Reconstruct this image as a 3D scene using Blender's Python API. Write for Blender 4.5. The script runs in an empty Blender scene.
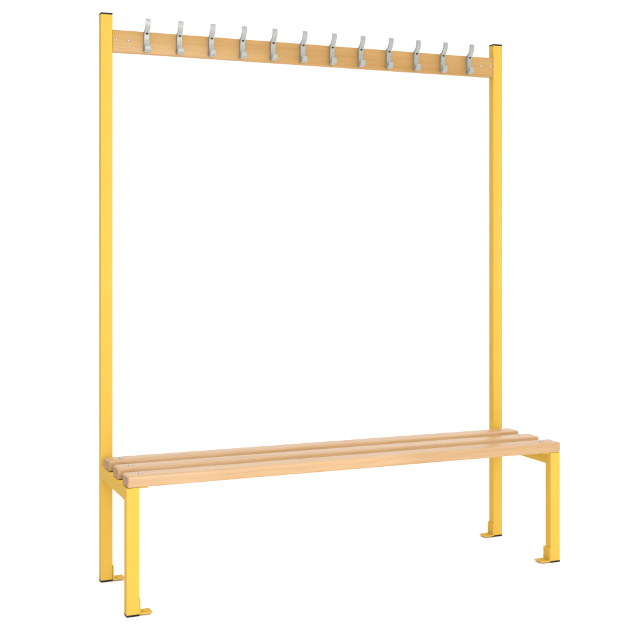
import bpy, bmesh, math, random
from mathutils import Vector, Matrix
random.seed(7)
sc = bpy.context.scene
COL = sc.collection

# ---------------------------------------------------------------- dimensions (metres)
W, H, D = 1.4728, 1.800, 0.3626        # outer width, height, upright front to leg front
T, TD = 0.0374, 0.0315                 # tube section: width, depth
SEAT_Z0, SEAT_H = 0.3692, 0.0338       # underside and height of the slats
FOOT = 0.0062                          # plastic insert showing below the tube

# ---------------------------------------------------------------- materials
def mat(name):
    m = bpy.data.materials.new(name); m.use_nodes = True
    nt = m.node_tree; b = nt.nodes['Principled BSDF']
    return m, nt, b
def N(nt, kind, **kw):
    n = nt.nodes.new(kind)
    for k, v in kw.items(): setattr(n, k, v)
    return n
def ramp(nt, fac, stops):
    r = N(nt, 'ShaderNodeValToRGB'); e = r.color_ramp.elements
    while len(e) < len(stops): e.new(0.5)
    for el, (p, c) in zip(e, stops): el.position = p; el.color = (*c, 1)
    nt.links.new(fac, r.inputs[0]); return r.outputs[0]
def mul(nt, a, b, fac=1.0, mode='MULTIPLY'):
    m = N(nt, 'ShaderNodeMix', data_type='RGBA', blend_type=mode)
    if isinstance(fac, float): m.inputs[0].default_value = fac
    else: nt.links.new(fac, m.inputs[0])
    nt.links.new(a, m.inputs[6])
    if isinstance(b, tuple): m.inputs[7].default_value = (*b, 1)
    else: nt.links.new(b, m.inputs[7])
    return m.outputs[2]

def yellow_paint():
    m, nt, b = mat('yellow_powder_coat')
    tc = N(nt, 'ShaderNodeTexCoord')
    n1 = N(nt, 'ShaderNodeTexNoise'); n1.inputs['Scale'].default_value = 9; n1.inputs['Detail'].default_value = 3
    nt.links.new(tc.outputs['Object'], n1.inputs['Vector'])
    col = ramp(nt, n1.outputs[0], [(0.3, YEL[0]), (0.7, YEL[1])])
    nt.links.new(col, b.inputs['Base Color'])
    b.inputs['Roughness'].default_value = 0.5
    b.inputs['Specular IOR Level'].default_value = 0.012
    n2 = N(nt, 'ShaderNodeTexNoise'); n2.inputs['Scale'].default_value = 420; n2.inputs['Detail'].default_value = 2
    nt.links.new(tc.outputs['Object'], n2.inputs['Vector'])
    bp = N(nt, 'ShaderNodeBump'); bp.inputs['Strength'].default_value = 0.10; bp.inputs['Distance'].default_value = 0.0006
    nt.links.new(n2.outputs[0], bp.inputs['Height']); nt.links.new(bp.outputs[0], b.inputs['Normal'])
    return m

def beech(name, c_lo, c_hi, c_fleck, rough):
    """straight-grained beech, grain running along object X"""
    m, nt, b = mat(name)
    tc = N(nt, 'ShaderNodeTexCoord'); oi = N(nt, 'ShaderNodeObjectInfo')
    add = N(nt, 'ShaderNodeVectorMath', operation='ADD')
    sca = N(nt, 'ShaderNodeVectorMath', operation='SCALE'); sca.inputs['Scale'].default_value = 13.0
    cmb = N(nt, 'ShaderNodeCombineXYZ')
    for k in range(3): nt.links.new(oi.outputs['Random'], cmb.inputs[k])
    nt.links.new(cmb.outputs[0], sca.inputs[0])
    nt.links.new(tc.outputs['Object'], add.inputs[0]); nt.links.new(sca.outputs[0], add.inputs[1])
    def grain(sx, sy, sz, detail, dist=0.0):
        mp = N(nt, 'ShaderNodeMapping'); mp.inputs['Scale'].default_value = (sx, sy, sz)
        nt.links.new(add.outputs[0], mp.inputs[0])
        n = N(nt, 'ShaderNodeTexNoise'); n.inputs['Scale'].default_value = 1; n.inputs['Detail'].default_value = detail
        n.inputs['Distortion'].default_value = dist
        nt.links.new(mp.outputs[0], n.inputs['Vector']); return n.outputs[0]
    broad = grain(1.6, 38, 38, 3, 0.6)
    fine = grain(9, 420, 420, 4)
    fleck = grain(120, 900, 900, 2)
    tone = grain(0.9, 6, 6, 2)
    col = ramp(nt, broad, [(0.3, c_lo), (0.7, c_hi)])
    col = mul(nt, col, ramp(nt, fine, [(0.32, (0.80, 0.74, 0.66)), (0.62, (1.0, 1.0, 1.0))]), 0.55)
    col = mul(nt, col, ramp(nt, tone, [(0.3, (0.90, 0.86, 0.80)), (0.7, (1.0, 1.0, 1.0))]), 0.8)
    ff = ramp(nt, fleck, [(0.66, (0, 0, 0)), (0.74, (1, 1, 1))])
    sep = N(nt, 'ShaderNodeMath', operation='MULTIPLY'); sep.inputs[1].default_value = 0.30
    nt.links.new(ff, sep.inputs[0])
    col = mul(nt, col, c_fleck, sep.outputs[0], 'MIX')
    nt.links.new(col, b.inputs['Base Color'])
    b.inputs['Roughness'].default_value = rough
    b.inputs['Specular IOR Level'].default_value = 0.5
    bp = N(nt, 'ShaderNodeBump'); bp.inputs['Strength'].default_value = 0.12; bp.inputs['Distance'].default_value = 0.0004
    nt.links.new(fine, bp.inputs['Height']); nt.links.new(bp.outputs[0], b.inputs['Normal'])
    return m

def end_grain():
    m, nt, b = mat('beech_end_grain')
    tc = N(nt, 'ShaderNodeTexCoord')
    mp = N(nt, 'ShaderNodeMapping'); mp.inputs['Scale'].default_value = (10, 60, 330)
    mp.inputs['Rotation'].default_value = (0.5, 0, 0)
    nt.links.new(tc.outputs['Object'], mp.inputs[0])
    n = N(nt, 'ShaderNodeTexNoise'); n.inputs['Scale'].default_value = 1; n.inputs['Detail'].default_value = 4
    nt.links.new(mp.outputs[0], n.inputs['Vector'])
    nt.links.new(ramp(nt, n.outputs[0], [(0.3, END[0]), (0.7, END[1])]), b.inputs['Base Color'])
    b.inputs['Roughness'].default_value = 0.6
    return m

def simple(name, c, rough, metal=0.0, spec=0.5, var=0.08, scale=60, bump=0.0):
    m, nt, b = mat(name)
    tc = N(nt, 'ShaderNodeTexCoord')
    n = N(nt, 'ShaderNodeTexNoise'); n.inputs['Scale'].default_value = scale; n.inputs['Detail'].default_value = 3
    nt.links.new(tc.outputs['Object'], n.inputs['Vector'])
    lo = tuple(v * (1 - var) for v in c); hi = tuple(min(1, v * (1 + var)) for v in c)
    nt.links.new(ramp(nt, n.outputs[0], [(0.3, lo), (0.7, hi)]), b.inputs['Base Color'])
    b.inputs['Roughness'].default_value = rough; b.inputs['Metallic'].default_value = metal
    b.inputs['Specular IOR Level'].default_value = spec
    if bump:
        bp = N(nt, 'ShaderNodeBump'); bp.inputs['Strength'].default_value = bump; bp.inputs['Distance'].default_value = 0.0005
        nt.links.new(n.outputs[0], bp.inputs['Height']); nt.links.new(bp.outputs[0], b.inputs['Normal'])
    return m

W0, WX, WZ, KEY = 0.52, 0.42, 1.60, 116
YEL = ((0.572, 0.356, 0.056), (0.592, 0.372, 0.064))
END = ((0.22, 0.115, 0.05), (0.33, 0.185, 0.09))
M_YEL = yellow_paint()
M_SLAT = beech('beech_slat', (0.42, 0.252, 0.116), (0.505, 0.320, 0.160), (0.30, 0.14, 0.05), 0.36)
M_BOARD = beech('beech_board', (0.405, 0.228, 0.064), (0.46, 0.268, 0.082), (0.28, 0.13, 0.045), 0.42)
M_END = end_grain()
M_BLACK = simple('black_plastic', (0.008, 0.009, 0.009), 0.5, spec=0.25, scale=200)
M_HOOK = simple('grey_green_cast_metal', (0.305, 0.322, 0.302), 0.38, 0.32, var=0.06, scale=120, bump=0.08)
M_STEEL = simple('zinc_steel', (0.46, 0.46, 0.47), 0.35, 1.0, scale=150)
M_SCREW = simple('dull_steel_screw', (0.42, 0.41, 0.40), 0.38, 0.9, scale=200)
M_RING = simple('dark_bolt_ring', (0.16, 0.155, 0.16), 0.5, 0.6, scale=200)
M_DARK = simple('dark_screw', (0.02, 0.022, 0.022), 0.4, 0.4)
M_WHITE = simple('white_paper_backdrop', (0.91, 0.91, 0.91), 0.9, spec=0.1, var=0.004, scale=3)

# ---------------------------------------------------------------- mesh helpers
def obj(name, bm, mats, parent=None, loc=(0, 0, 0), smooth=True):
    bmesh.ops.recalc_face_normals(bm, faces=bm.faces)
    me = bpy.data.meshes.new(name); bm.to_mesh(me); bm.free()
    for m in (mats if isinstance(mats, (list, tuple)) else [mats]): me.materials.append(m)
    if smooth:
        for p in me.polygons: p.use_smooth = True
        me.set_sharp_from_angle(angle=math.radians(38))
    o = bpy.data.objects.new(name, me); COL.objects.link(o); o.location = loc
    if parent: o.parent = parent
    return o

def copy_tree(o, parent, loc):
    c = o.copy(); COL.objects.link(c); c.parent = parent; c.location = loc
    for ch in list(o.children):
        d = ch.copy(); COL.objects.link(d); d.parent = c
    return c

def add_box(bm, a, b, bevel=0.0, seg=2, edges=None):
    """box from corner a to corner b; edges: None = bevel all, 'x'/'y'/'z' = only edges along that axis"""
    r = bmesh.ops.create_cube(bm, size=1.0)
    vs = r['verts']
    for v in vs:
        v.co = Vector([a[i] + (v.co[i] + 0.5) * (b[i] - a[i]) for i in range(3)])
    if bevel:
        es = set(e for v in vs for e in v.link_edges)
        if edges:
            k = 'xyz'.index(edges)
            es = [e for e in es if abs((e.verts[0].co - e.verts[1].co)[k]) > 1e-7]
        bmesh.ops.bevel(bm, geom=list(es), offset=bevel, segments=seg, profile=0.5, affect='EDGES')
    return bm

def tube_z(x0, x1, y0, y1, z0, z1, r=0.0018):
    return add_box(bmesh.new(), (x0, y0, z0), (x1, y1, z1), r, 3, 'z')

def dome(bm, rad, h, axis_m, flange=0.0, seg=20):
    """low mushroom head: profile turned round local Z, then placed by axis_m"""
    prof = [(rad, -0.001), (rad, flange)]
    for k in range(1, 6):
        a = k / 5 * math.pi / 2
        prof.append((rad * 0.97 * math.cos(a), flange + h * math.sin(a)))
    rings = []
    for (r, z) in prof:
        if r < 1e-6: rings.append([bm.verts.new(axis_m @ Vector((0, 0, z)))])
        else: rings.append([bm.verts.new(axis_m @ Vector((r * math.cos(t), r * math.sin(t), z)))
                            for t in [2 * math.pi * i / seg for i in range(seg)]])
    for p, q in zip(rings, rings[1:]):
        for i in range(seg):
            j = (i + 1) % seg
            if len(q) == 1: bm.faces.new((p[i], p[j], q[0]))
            else: bm.faces.new((p[i], p[j], q[j], q[i]))
    bm.faces.new(rings[0][::-1])
    return bm

def catmull(pts, n=5):
    out = []; k = len(pts)
    for i in range(k):
        p0, p1, p2, p3 = (Vector(pts[(i + j) % k]) for j in (-1, 0, 1, 2))
        for s in range(n):
            t = s / n
            out.append(0.5 * ((2 * p1) + (p2 - p0) * t + (2 * p0 - 5 * p1 + 4 * p2 - p3) * t * t + (3 * p1 - p0 - 3 * p2 + p3) * t ** 3))
    return out

# ---------------------------------------------------------------- studio sweep the bench stands on
bm = bmesh.new()
prof = [(-9.0, 0.0), (2.6, 0.0)]
for k in range(1, 17):
    a = k / 16 * math.pi / 2
    prof.append((2.6 + 1.6 * math.sin(a), 1.6 - 1.6 * math.cos(a)))
prof.append((4.2, 6.5))
rows = [[bm.verts.new((x, y, z)) for x in (-7.0, 9.0)] for y, z in prof]
for p, q in zip(rows, rows[1:]): bm.faces.new((p[0], p[1], q[1], q[0]))
sweep = obj('backdrop', bm, M_WHITE)
sweep.rotation_euler = (0, 0, 0)
sweep['kind'] = 'structure'

# ---------------------------------------------------------------- the bench
bench = bpy.data.objects.new('cloakroom_bench', None); COL.objects.link(bench)
bench.empty_display_size = 0.2
bench['label'] = 'yellow steel cloakroom bench with three beech slats and a board of twelve grey coat hooks'
bench['category'] = 'bench'

def plastic_insert(z0, z1, lip):
    """ribbed square insert closing a tube end; lip = the end that shows"""
    bm = bmesh.new()
    e = 0.0003
    add_box(bm, (-e, -e, z0), (T + e, TD + e, z1), 0.0018, 2)
    return bm

def floor_bracket(sign):
    """welded L: upright tab against the tube, foot plate with a bolt hole. Local origin: tube face, front, floor."""
    th, up, ln, wd = 0.0032, 0.050, 0.0385, 0.040
    z0 = 0.0046
    bm = bmesh.new()
    # foot plate with a real hole
    cx, cy, r = 0.0130, 0.017, 0.0042
    outer = [(0, 0), (ln - 0.002, 0), (ln, 0.002), (ln, wd - 0.002), (ln - 0.002, wd), (0, wd)]
    ov = [bm.verts.new((x, y, z0)) for x, y in outer]
    iv = [bm.verts.new((cx + r * math.cos(t), cy + r * math.sin(t), z0)) for t in [2 * math.pi * k / 14 for k in range(14)]]
    es = [bm.edges.new((l[i], l[(i + 1) % len(l)])) for l in (ov, iv) for i in range(len(l))]
    g = bmesh.ops.triangle_fill(bm, use_beauty=True, use_dissolve=False, edges=es)
    fs = [f for f in g['geom'] if isinstance(f, bmesh.types.BMFace)]
    ex = bmesh.ops.extrude_face_region(bm, geom=fs)
    for v in ex['geom']:
        if isinstance(v, bmesh.types.BMVert): v.co.z += th
    # tab
    add_box(bm, (0.0, 0.0006, z0 + th * 0.5), (th, wd - 0.0006, up), 0.0007, 1)
    if sign < 0:
        for v in bm.verts: v.co.x = -v.co.x
    return bm

uprights, legs = [], []
for side, x0 in ((1, 0.0), (-1, W - T)):
    bx = T if side > 0 else 0.0                       # inner face of the tube
    up = obj('upright', tube_z(0, T, 0, TD, FOOT, H - 0.0060), M_YEL, bench, (x0, 0, 0))
    obj('end_cap', plastic_insert(H - 0.0060, H, 1), M_BLACK, up)
    obj('foot_glide', plastic_insert(0.0, FOOT, 0), M_BLACK, up)
    obj('floor_bracket', floor_bracket(side), M_YEL, up, (bx, -0.004, 0))
    uprights.append(up)
    leg = obj('front_leg', tube_z(0, T, 0, TD, FOOT, SEAT_Z0 - 0.0006), M_YEL, bench, (x0 - (0.0010 if side > 0 else 0.0), -D, 0))
    obj('foot_glide', plastic_insert(0.0, FOOT, 0), M_BLACK, leg)
    obj('floor_bracket', floor_bracket(side), M_YEL, leg, (bx, 0.0002, 0))
    legs.append(leg)
    # end rail from the upright's front face to the back of the leg
    bm = bmesh.new()
    add_box(bm, (0.0004, -D + TD - 0.0004, 0.3285), (T - 0.0004, 0.0004, SEAT_Z0 - 0.0004), 0.0018, 3, 'y')
    rail = obj('end_rail', bm, M_YEL, bench, (x0, 0, 0))
    # flat strip welded along the rail, the slat bolts go through it
    bm = bmesh.new()
    s0, s1 = (T - 0.0006, T + 0.027) if side > 0 else (-0.027, 0.0006)
    add_box(bm, (s0, -D + 0.006, SEAT_Z0 - 0.0046), (s1, -0.030, SEAT_Z0 - 0.0007), 0.0006, 1)
    obj('fixing_strip', bm, M_YEL, rail)

# slats
def slat_bm():
    bm = bmesh.new()
    add_box(bm, (0, 0, 0), (W - 0.0016, 0.0690, SEAT_H), 0.0056, 5)
    for f in bm.faces:
        if abs(f.normal.x) > 0.9: f.material_index = 1
    return bm
BOLT_X = (0.0450, W - 0.0555)
def bolt(parent, x, y):
    m = Matrix.Translation((x, y, SEAT_H - 0.0002))
    bm = dome(bmesh.new(), 0.0072, 0.0002, m, 0.0006, 24)          # darker ring round the head
    k = len(bm.faces)
    dome(bm, 0.0054, 0.0022, m, 0.0008, 24)                         # bright mushroom head
    for i, f in enumerate(bm.faces): f.material_index = 0 if i < k else 1
    return obj('bolt_head', bm, [M_RING, M_STEEL], parent)
first = None
for y0 in (-0.1120, -0.2390, -0.3660):
    if first is None:
        first = obj('seat_slat', slat_bm(), [M_SLAT, M_END], bench, (0.0016, y0, SEAT_Z0))
        for bx in BOLT_X: bolt(first, bx, 0.0345)
    else:
        copy_tree(first, bench, (0.0016, y0, SEAT_Z0))

# hook board between the uprights
B0, B1 = 1.6768, 1.7482
bm = add_box(bmesh.new(), (T + 0.0004, 0.0012, B0), (W - T - 0.0004, 0.0200, B1), 0.0022, 3)
for f in bm.faces:
    if abs(f.normal.x) > 0.9: f.material_index = 1
board = obj('hook_board', bm, [M_BOARD, M_END], bench)
for x in (0.0495, 0.0895, W - 0.0895, W - 0.0495):
    m = Matrix.Translation((x, 0.0014, 1.7168)) @ Matrix.Rotation(math.radians(90), 4, 'X')
    obj('screw', dome(bmesh.new(), 0.0043, 0.0020, m, 0.0003, 16), M_SCREW, board)

# coat hooks: side profile (forward, up) in mm about the screw
PROF = [(0.3, 5), (0.2, -8), (0.2, -30), (0.3, -48), (4, -57), (11, -60.5), (20, -59.8), (26.8, -54.5), (29.3, -48), (28.8, -41.5),
        (25.6, -38.8), (22.4, -40.8), (21.2, -46), (18.6, -49.2), (15.2, -48), (13.0, -42), (12.2, -30), (12.4, -16), (15.5, -2), (22, 8),
        (29, 18), (32.8, 29), (33.6, 41), (32.4, 44), (29.5, 44), (28.2, 40), (27, 30), (23, 20.5), (15.5, 12.5), (6, 8.5)]
def hook_bm():
    bm = bmesh.new()
    pts = catmull([(p[0] / 1000, p[1] / 1000) for p in PROF], 4)
    def half(p):                                       # half width along the profile
        f, z = p
        w = 0.0080
        if z < -0.030 and f > 0.019: w = 0.0090          # rounded lower knob
        elif z < -0.045: w = 0.0085
        elif -0.02 < z < 0.012: w = 0.0078
        return w
    L = [bm.verts.new((-half(p), -p[0], p[1])) for p in pts]
    R = [bm.verts.new((half(p), -p[0], p[1])) for p in pts]
    n = len(pts)
    for i in range(n):
        j = (i + 1) % n
        bm.faces.new((L[i], L[j], R[j], R[i]))
    fl = bm.faces.new(L); fr = bm.faces.new(R[::-1])
    rim = list(fl.edges) + list(fr.edges)
    bmesh.ops.bevel(bm, geom=rim, offset=0.0022, segments=3, profile=0.5, affect='EDGES', clamp_overlap=True)
    bmesh.ops.triangulate(bm, faces=[f for f in bm.faces if len(f.verts) > 4])
    return bm
hk = None
for i in range(12):
    loc = (W / 2 + (i - 5.5) * 0.1076, 0.0012, 1.7412)
    if hk is None:
        hk = obj('coat_hook', hook_bm(), M_HOOK, bench, loc)
        m = Matrix.Translation((0, -0.0170, -0.0008)) @ Matrix.Rotation(math.radians(90 - 24), 4, 'X')
        obj('screw', dome(bmesh.new(), 0.0042, 0.0008, m, 0.0003, 16), M_DARK, hk)
    else:
        copy_tree(hk, bench, loc).rotation_euler = (0, math.radians(random.uniform(-0.9, 0.9)), 0)

# ---------------------------------------------------------------- light: graded white world and a softbox beside the camera
world = bpy.data.worlds.new('World'); sc.world = world; world.use_nodes = True
wn = world.node_tree; bg = wn.nodes['Background']
tcw = N(wn, 'ShaderNodeTexCoord'); dot = N(wn, 'ShaderNodeVectorMath', operation='DOT_PRODUCT')
dot.inputs[1].default_value = (WX, 0.0, WZ)          # world gradient added: brighter overhead, dimmed at left to darken side faces
wn.links.new(tcw.outputs['Generated'], dot.inputs[0])
addw = N(wn, 'ShaderNodeMath', operation='ADD'); addw.inputs[1].default_value = W0
mx = N(wn, 'ShaderNodeMath', operation='MAXIMUM'); mx.inputs[1].default_value = 0.05
wn.links.new(dot.outputs['Value'], addw.inputs[0]); wn.links.new(addw.outputs[0], mx.inputs[0])
bg.inputs[0].default_value = (1, 1, 1, 1); wn.links.new(mx.outputs[0], bg.inputs[1])

def softbox(name, loc, target, sx, sy, power):
    l = bpy.data.lights.new(name, 'AREA'); l.shape = 'RECTANGLE'; l.size = sx; l.size_y = sy; l.energy = power
    o = bpy.data.objects.new(name, l); COL.objects.link(o); o.location = loc
    o.rotation_euler = (Vector(target) - Vector(loc)).to_track_quat('-Z', 'Y').to_euler()
    return o
softbox('softbox', (0.10, -4.5, 1.15), (0.75, 0.0, 0.9), 1.8, 1.8, KEY)

# ---------------------------------------------------------------- camera
cam = bpy.data.cameras.new('camera'); co = bpy.data.objects.new('camera', cam); COL.objects.link(co)
co.location = (-0.7228, -3.5188, 1.0605)
co.rotation_euler = (math.radians(90), 0, -0.3962)
cam.sensor_width = 36; cam.lens = 1117.66 / 640 * 36
cam.shift_y = (246.45 - 320) / 640
cam.clip_start = 0.05; cam.clip_end = 100
sc.camera = co

sc.view_settings.view_transform = 'Standard'; sc.view_settings.look = 'None'
sc.view_settings.exposure = 0; sc.view_settings.gamma = 1
sc.render.engine = 'CYCLES'
sc.cycles.use_denoising = True
sc.cycles.max_bounces = 8
sc.render.film_transparent = False
